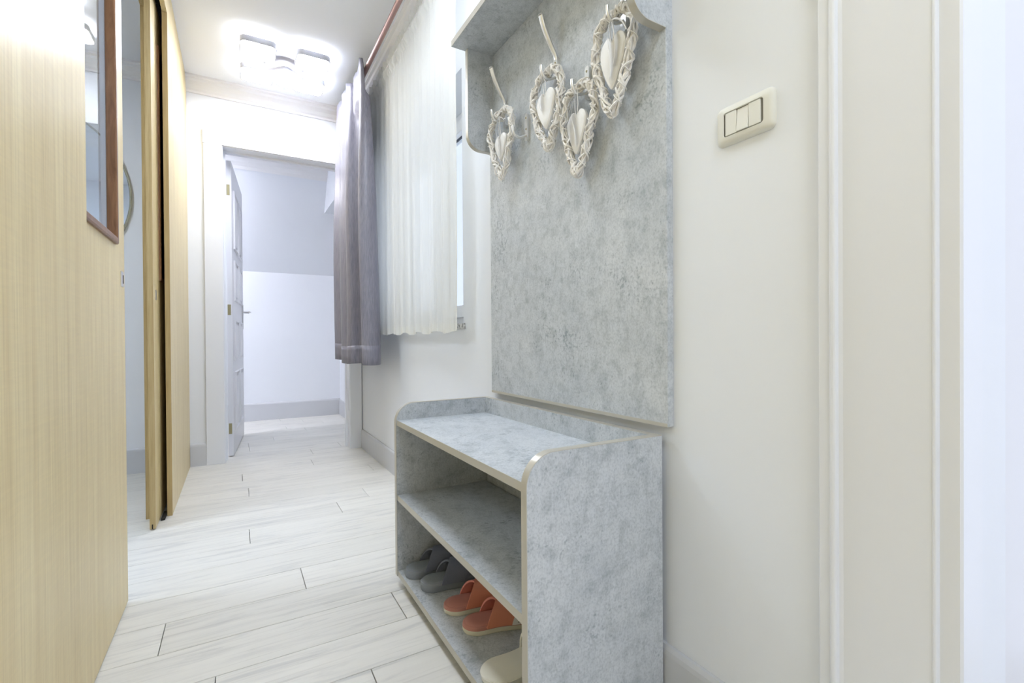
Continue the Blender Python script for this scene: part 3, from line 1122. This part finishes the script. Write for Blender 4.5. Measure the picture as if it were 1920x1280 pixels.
# ================================================================== CEILING LIGHT
def ceiling_light(lx, ly, label, dm='diffuser'):
    cl = empty('ceiling_light', (lx, ly, CEIL))
    tag(cl, label, 'ceiling light')
    obj('base_plate', lathe(bmesh.new(), [(0.11, -0.032), (0.115, -0.028), (0.115, 0.0)], (lx, ly, CEIL), 'z', 32), 'lamp_frame', cl, smooth=40)

    def module(dx, dy, s, z, rot, ring):
        cx, cy = lx + dx, ly + dy

        def place(b):
            M_ = Matrix.Translation((cx, cy, 0)) @ Matrix.Rotation(rot, 4, 'Z')
            bmesh.ops.transform(b, matrix=M_, verts=b.verts)
            return b
        h = s / 2
        out = rrect(-h, h, -h, h, 0.03, 6)
        b = bmesh.new()
        ribbon(b, out, -0.0045, 'z', z - 0.002, z + 0.030, True)
        m = obj('light_panel', place(b), 'lamp_frame', cl, smooth=40)
        b = bmesh.new()
        if ring:
            q = rrect(-h * 0.55, h * 0.55, -h * 0.30, h * 0.30, 0.012, 6)
            lo = [b.verts.new((p[0] * 0.985, p[1] * 0.985, z)) for p in out]
            hi = [b.verts.new((p[0] * 0.985, p[1] * 0.985, z + 0.022)) for p in out]
            li = [b.verts.new((p[0], p[1], z)) for p in q]
            ih = [b.verts.new((p[0], p[1], z + 0.022)) for p in q]
            n = len(out)
            for i in range(n):
                j = (i + 1) % n
                b.faces.new((lo[i], lo[j], li[j], li[i]))
                b.faces.new((hi[i], hi[j], ih[j], ih[i]))
                b.faces.new((lo[i], lo[j], hi[j], hi[i]))
                b.faces.new((li[i], li[j], ih[j], ih[i]))
            obj('diffuser', place(b), dm, m)
            b = bmesh.new()
            prism(b, [(p[0] * 0.99, p[1] * 0.99) for p in q], 'z', z + 0.012, z + 0.016)
            obj('centre_inset', place(b), 'lamp_frame', m)
        else:
            prism(b, [(p[0] * 0.985, p[1] * 0.985) for p in out], 'z', z, z + 0.022)
            obj('diffuser', place(b), dm, m)
        b = bmesh.new()
        prism(b, [(p[0] * 0.50, p[1] * 0.50) for p in out], 'z', z + 0.0225, z + 0.0285)
        obj('uplight_block', place(b), 'lamp_frame', m)  # added plate, cuts the upward glow on ceiling and far wall
        b = bmesh.new()
        tube(b, [(cx, cy, z + 0.022), (cx * 0.6 + lx * 0.4, cy * 0.6 + ly * 0.4, CEIL - 0.02), (lx, ly, CEIL - 0.02)], 0.006, 6)
        obj('arm', b, 'lamp_frame', cl)

    ZL = 2.492
    module(-0.146, -0.147, 0.178, ZL, 0, False)
    module(0.143, -0.157, 0.178, ZL, 0, False)
    module(-0.144, 0.150, 0.172, ZL, 0, True)
    module(0.158, 0.135, 0.172, ZL, 0, True)
    module(0.008, 0.060, 0.165, ZL - 0.022, R(45), False)


ceiling_light(0.270, 3.275, 'glowing ceiling light of four rounded square panels around a diamond, before the far doorway')
ceiling_light(0.270, -0.40, 'added unseen fill light overhead near the front of the hallway', 'fill_front')  # fixture added out of view to brighten the foreground
ceiling_light(0.270, 1.62, 'added unseen fill light in the middle of the hallway, above the shoe rack', 'fill_middle')  # extra unseen fixture, added to lift shelf tops, wall and floor
ceiling_light(-0.62, 4.70, 'added unseen fill light in the room beyond the far doorway', 'fill_far')  # unseen fixture added to brighten the far room
ceiling_light(-1.55, 2.30, 'added unseen fill light in the side room behind the sliding doors', 'fill_side')  # unseen fixture added as fill for side room and right wall

# ================================================================== CURTAIN ROD AND CURTAINS
RX, RZ = 0.68, 2.425
cro = empty('curtain_rod', (RX, 2.6, RZ))
tag(cro, 'rose copper curtain rod with ball end running along the window wall', 'curtain rod')
b = bmesh.new()
tube(b, [(RX, 1.55, RZ), (RX, 3.70, RZ)], 0.0135, 16)
obj('rod', b, 'copper', cro, smooth=50)
b = bmesh.new()
lathe(b, [(0.0145, 0.0), (0.0145, 0.012), (0.011, 0.016), (0.020, 0.022), (0.0255, 0.034), (0.0255, 0.044), (0.019, 0.056), (0.006, 0.061)], (RX, 3.695, RZ), 'y', 20)
obj('finial', b, 'copper', cro, smooth=50)
b = bmesh.new()
lathe(b, [(0.0145, 0.0), (0.0145, -0.012), (0.011, -0.016), (0.020, -0.022), (0.0255, -0.034), (0.0255, -0.044), (0.019, -0.056), (0.006, -0.061)], (RX, 1.555, RZ), 'y', 20)
obj('finial', b, 'copper', cro, smooth=50)
for y in (1.62, 3.66):
    b = bmesh.new()
    tube(b, [(XR, y, RZ), (RX + 0.012, y, RZ)], 0.008, 10)
    lathe(b, [(0.028, 0.0), (0.028, -0.006), (0.012, -0.010)], (XR, y, RZ), 'x', 18)
    obj('wall_bracket', b, 'copper', cro, smooth=40)

# grey curtain
bot = [(0.735, 2.800), (0.712, 2.757), (0.662, 2.745), (0.624, 2.772), (0.655, 2.830), (0.715, 2.880), (0.742, 2.950), (0.740, 3.040), (0.695, 3.090), (0.632, 3.105), (0.616, 3.150), (0.650, 3.200), (0.630, 3.250), (0.612, 3.320), (0.638, 3.375), (0.668, 3.420), (0.632, 3.480), (0.612, 3.550), (0.638, 3.610), (0.660, 3.665)]
cp = catmull([(a, c, 0) for a, c in bot], 7)
cur = empty('curtain', (0.68, 3.2, 0.68))
tag(cur, 'grey satin curtain gathered in deep folds at the far end of the rod', 'curtain')
n = len(cp)
NZ = 56
ztop, zbot = 2.474, 0.684


def curtain_point(i, t):
    # t = 0 top, 1 bottom
    p = cp[i]
    s = (p.y - 2.745) / (3.665 - 2.745)
    ytop = 2.872 + s * (3.655 - 2.872)
    e = t ** 0.55
    y = ytop + (p.y - ytop) * e
    amp = 0.42 + 0.58 * min(1.0, t * 2.2)
    if t < 0.05:
        amp *= 0.75 + 5.0 * abs(t - 0.03)
    xx = 0.646 + (p.x - 0.655) * amp
    if t < 0.12:
        xx = min(xx, 0.656)
    xx += 0.004 * math.sin(38 * s + 5 * t) * (1 - t)
    return Vector((xx + 0.003 * math.sin(s * 21 + t * 7), y, ztop + (zbot - ztop) * t + 0.010 * math.sin(s * 9) * t + (0.006 * math.sin(s * 60) if t == 0 else 0)))


b = bmesh.new()
TH = 0.0016
rows = []
for k_ in range(NZ + 1):
    t = (k_ / NZ)
    rows.append([b.verts.new(curtain_point(i, t)) for i in range(n)])
for A, B in zip(rows, rows[1:]):
    for i in range(n - 1):
        b.faces.new((A[i], A[i + 1], B[i + 1], B[i]))
co = obj('fabric', b, 'satin', cur, smooth=True)
sm = co.modifiers.new('thick', 'SOLIDIFY')
sm.thickness = TH
sm.offset = 0
# hem band along the bottom
b = bmesh.new()
rows = []
for t in (0.938, 0.955, 0.975, 1.0005):
    rows.append([b.verts.new(curtain_point(i, t) + Vector((0, 0, 0))) for i in range(n)])
for A, B in zip(rows, rows[1:]):
    for i in range(n - 1):
        b.faces.new((A[i], A[i + 1], B[i + 1], B[i]))
ho = obj('hem', b, 'satin', cur, smooth=True)
sm = ho.modifiers.new('thick', 'SOLIDIFY')
sm.thickness = 0.0026
sm.offset = 0

# sheer curtain
sh = empty('sheer_curtain', (0.767, 2.5, 0.857))
tag(sh, 'long cream sheer curtain with gathered heading across the window', 'curtain')
SX = 0.768
SYA, SYB = 1.765, 3.36
NS = 420
ph1 = [random.uniform(0, 6.28) for _ in range(8)]


def sheer_point(s, t):
    y = SYA + s * (SYB - SYA)
    a = 0.0065 * math.sin(2 * PI * 13 * s + ph1[0] + 1.4 * math.sin(2 * PI * 2.3 * s + ph1[1])) + 0.0032 * math.sin(2 * PI * 29 * s + ph1[2] + 1.2 * math.sin(5 * s)) + 0.0009 * math.sin(2 * PI * 71 * s + ph1[3])
    a *= 0.55 + 0.6 * t
    hd = 0.0
    if t < 0.055:
        hd = 0.014 * math.sin(2 * PI * 42 * s + 2.0 * math.sin(2 * PI * 7 * s)) + 0.004 * math.sin(2 * PI * 140 * s)
        if 0.018 < t < 0.033:
            hd *= 0.3
    y += 0.006 * math.sin(7 * t + 30 * s) * t
    return Vector((SX + a + hd, y, 2.432 + (0.858 - 2.432) * t + (0.006 * math.sin(2 * PI * 7 * s + 1) * t)))


b = bmesh.new()
ts_ = [0, 0.008, 0.016, 0.022, 0.030, 0.038, 0.046, 0.054, 0.07, 0.12, 0.2, 0.3, 0.4, 0.5, 0.6, 0.7, 0.8, 0.88, 0.94, 0.975, 1.0]
rows = [[b.verts.new(sheer_point(i / NS, t)) for i in range(NS + 1)] for t in ts_]
for A, B in zip(rows, rows[1:]):
    for i in range(NS):
        b.faces.new((A[i], A[i + 1], B[i + 1], B[i]))
obj('fabric', b, 'sheer', sh, smooth=True)
# folded-back side seam and bottom hem (second layer of cloth)
b = bmesh.new()
rows = []
for t in (0.05, 0.2, 0.4, 0.6, 0.8, 0.9, 0.972):
    wdt = 0.006 + 0.035 * max(0, t - 0.45) ** 1.2
    rows.append([b.verts.new(sheer_point(q, t) + Vector((0.0015, 0, 0))) for q in (0.0, wdt * .33, wdt * .66, wdt)])
for A, B in zip(rows, rows[1:]):
    for i in range(3):
        b.faces.new((A[i], A[i + 1], B[i + 1], B[i]))
rows = [[b.verts.new(sheer_point(i / NS, t) + Vector((0.0015, 0, 0))) for i in range(NS + 1)] for t in (0.976, 1.0)]
for A, B in zip(rows, rows[1:]):
    for i in range(NS):
        b.faces.new((A[i], A[i + 1], B[i + 1], B[i]))
obj('hem', b, 'sheer', sh, smooth=True)
b = bmesh.new()
tube(b, [(SX, SYA - 0.01, 2.392), (SX, SYB + 0.02, 2.392)], 0.006, 8)
obj('rail', b, 'moulding_paint', sh, smooth=True)

# ================================================================== ROUND MIRROR (side room)
mr = empty('round_mirror', (-1.09, YF, 1.72))
tag(mr, 'large round mirror on the side room wall, its edge showing past the sliding door', 'mirror')
b = lathe(bmesh.new(), [(0.522, -0.014), (0.528, -0.018), (0.534, -0.014), (0.534, 0.0)], (-1.09, YF, 1.72), 'y', 96)
obj('rim', b, 'mirror_rim', mr, smooth=40)
b = lathe(bmesh.new(), [(0.523, -0.0195), (0.523, -0.012)], (-1.09, YF, 1.72), 'y', 96)
obj('glass', b, 'mirror', mr)

# ================================================================== SLIPPERS
SHZ = 0.048


def foot_outline(L, wh, wb, n=48):
    # heel at u=0, toe at u=L ; returns list of (u, v)
    def half(u):
        s = u / L
        wid = wh + (wb - wh) * (0.5 - 0.5 * math.cos(PI * min(1, max(0, (s - 0.25) / 0.45))))
        wid *= 1 - 0.06 * math.exp(-((s - 0.38) / 0.12) ** 2)
        r0 = wh * 1.15
        r1 = wb * 1.35
        if u < r0:
            wid *= math.sqrt(max(0, 1 - ((r0 - u) / r0) ** 2))
        if u > L - r1:
            wid *= math.sqrt(max(0, 1 - ((u - (L - r1)) / r1) ** 2))
        return wid
    us = [L * (0.5 - 0.5 * math.cos(PI * i / n)) for i in range(n + 1)]
    return [(u, half(u)) for u in us], half


def slab(b, ol, z0, z1, k0=1.0, k1=1.0, L=0.26, rise=None, dome=0.0):
    pts = [(u, v) for u, v in ol] + [(u, -v) for u, v in reversed(ol[1:-1])]
    def P(u, v, k, z):
        return Vector((L / 2 + (u - L / 2) * (1 - (1 - k) * 0.5), v * k, z + (rise(u) if rise else 0)))
    ringz = [(k0, z0), ((k0 + k1) / 2 + 0.012, z0 + (z1 - z0) * 0.3), ((k0 + k1) / 2 + 0.012, z0 + (z1 - z0) * 0.75), (k1, z1)]
    rings = [[b.verts.new(P(u, v, k, z)) for u, v in pts] for k, z in ringz]
    if dome:
        for f, dz in ((0.9, 0.6), (0.6, 0.9)):
            rings.append([b.verts.new(P(u, v, k1 * f, z1 + dome * dz)) for u, v in pts])
    for A, B in zip(rings, rings[1:]):
        m_ = len(A)
        for i in range(m_):
            b.faces.new((A[i], A[(i + 1) % m_], B[(i + 1) % m_], B[i]))
    b.faces.new(list(reversed(rings[0])))
    b.faces.new(rings[-1])
    return b


def place_bm(b, x, y, rot, z=SHZ):
    bmesh.ops.transform(b, matrix=Matrix.Translation((x, y, z)) @ Matrix.Rotation(rot, 4, 'Z'), verts=b.verts)
    return b


def strap(half, ua, ub, wa, h, zb_, flip, th=0.004, off=0.0, s0=0.0, s1=1.0, out=0.001):
    # band crossing the foot: centre u runs from ua at one side to ub at the other
    b = bmesh.new()
    NSG = 22
    O, I = [], []
    for i in range(NSG + 1):
        s = s0 + (s1 - s0) * i / NSG
        a = PI * s
        uc = ua + (ub - ua) * s
        ro, ri = [], []
        for q in range(5):
            u = uc - wa / 2 + wa * q / 4
            hv = half(min(max(u, 0.01), 0.25)) + out + off
            hh = h * (1.0 - 0.55 * max(0, (u - 0.15) / 0.12)) + off
            cv, sv = math.cos(a), math.sin(a)
            v = math.copysign(abs(cv) ** 0.75, cv) * hv
            z = zb_ + hh * sv ** 0.8
            ro.append(b.verts.new((u, v * flip, z)))
            v2 = math.copysign(abs(cv) ** 0.75, cv) * (hv - th)
            ri.append(b.verts.new((u, v2 * flip, zb_ + max(0, hh - th) * sv ** 0.8)))
        O.append(ro)
        I.append(ri)
    for A, B in zip(O, O[1:]):
        for q in range(4):
            b.faces.new((A[q], A[q + 1], B[q + 1], B[q]))
    for A, B in zip(I, I[1:]):
        for q in range(4):
            b.faces.new((A[q], B[q], B[q + 1], A[q + 1]))
    for i in range(NSG):
        b.faces.new((O[i][0], O[i + 1][0], I[i + 1][0], I[i][0]))
        b.faces.new((O[i][4], I[i][4], I[i + 1][4], O[i + 1][4]))
    for e_ in (0, NSG):
        for q in range(4):
            b.faces.new((O[e_][q], O[e_][q + 1], I[e_][q + 1], I[e_][q]))
    return b


def slipper(x, y, rot, kind, label, group):
    L = 0.262
    wh, wb = 0.038, 0.048
    ol, half = foot_outline(L, wh, wb)
    root = empty('slipper', (x, y, SHZ))
    tag(root, label, 'slipper', group)
    sole, ins, st, lin = {'grey': ('grey_sole', 'grey_insole', 'grey_fleece', 'grey_fleece'), 'coral': ('cream_sole', 'coral_insole', 'coral_strap', 'coral_lining')}[kind]
    pb = lambda b: place_bm(b, x, y, rot)
    if kind == 'grey':
        obj('sole', pb(slab(bmesh.new(), ol, 0.0005, 0.020, 0.97, 1.0, L)), sole, root, smooth=50)
        obj('insole_rim', pb(slab(bmesh.new(), ol, 0.020, 0.027, 1.0, 0.95, L)), sole, root, smooth=50)
        obj('insole', pb(slab(bmesh.new(), ol, 0.024, 0.028, 0.90, 0.86, L, dome=0.003)), ins, root, smooth=50)
        zb_ = 0.022
    else:
        obj('sole', pb(slab(bmesh.new(), ol, 0.0005, 0.0135, 0.96, 1.0, L)), sole, root, smooth=50)
        obj('insole_rim', pb(slab(bmesh.new(), ol, 0.0135, 0.0225, 1.0, 0.95, L)), ins, root, smooth=50)
        obj('insole', pb(slab(bmesh.new(), ol, 0.020, 0.024, 0.88, 0.84, L, dome=0.004)), ins, root, smooth=50)
        zb_ = 0.019
    a = strap(half, 0.092, 0.165, 0.072, 0.052, zb_, 1, 0.005)
    b2 = strap(half, 0.092, 0.165, 0.072, 0.052, zb_, -1, 0.005, off=0.0052)
    obj('inner_strap', pb(a), lin, root, smooth=50)
    s2 = obj('outer_strap', pb(b2), st, root, smooth=50)
    if kind == 'coral':
        pt = strap(half, 0.092 + 0.052, 0.165 + 0.052, 0.040, 0.048, zb_, -1, 0.003, off=0.0060, s0=0.0, s1=0.30)
        po = obj('printed_patch', pb(pt), 'white_patch', root, smooth=50)
        for dz, du_ in ((0.016, 0.004), (0.006, 0.010)):
            b = bmesh.new()
            pts = []
            for i in range(19):
                u = 0.130 + du_ + 0.026 * i / 18
                hv = half(u) + 0.0076
                zz = dz + 0.003 * math.sin(i / 18 * 2 * PI * 1.5)
                sv = (zz / 0.044) ** 1.25
                cv = math.sqrt(max(0, 1 - sv * sv)) ** 0.75
                pts.append((u, -hv * cv, zb_ + zz))
            tube(b, pts, 0.0011, 5)
            obj('wavy_mark', pb(b), 'black', po)
    return root


slipper(0.476, 1.540, R(-4), 'grey', 'dark grey fleece slipper beside the far side panel of the shoe rack', 'grey slippers on the bottom shelf')
slipper(0.492, 1.437, R(-7), 'grey', 'dark grey fleece slipper next to the coral pair', 'grey slippers on the bottom shelf')
slipper(0.508, 1.286, R(-9), 'coral', 'coral slipper with cream sole beside the grey slippers', 'coral slippers on the bottom shelf')
slipper(0.518, 1.176, R(-11), 'coral', 'coral slipper with white printed patch beside the white slipper', 'coral slippers on the bottom shelf')
# white moulded rubber slipper
x, y, rot = 0.474, 0.972, R(-2)
ol, half = foot_outline(0.27, 0.047, 0.056)
ws = empty('slipper', (x, y, SHZ))
tag(ws, 'plain white rubber slipper nearest the front side panel of the shoe rack', 'slipper')
pb = lambda b: place_bm(b, x, y, rot)
obj('sole', pb(slab(bmesh.new(), ol, 0.0005, 0.019, 0.90, 1.0, 0.27)), 'white_rubber', ws, smooth=60)
obj('insole', pb(slab(bmesh.new(), ol, 0.018, 0.021, 0.98, 0.90, 0.27)), 'white_rubber', ws, smooth=60)
obj('upper', pb(strap(half, 0.180, 0.180, 0.11, 0.058, 0.016, 1, 0.005)), 'white_rubber', ws, smooth=60)
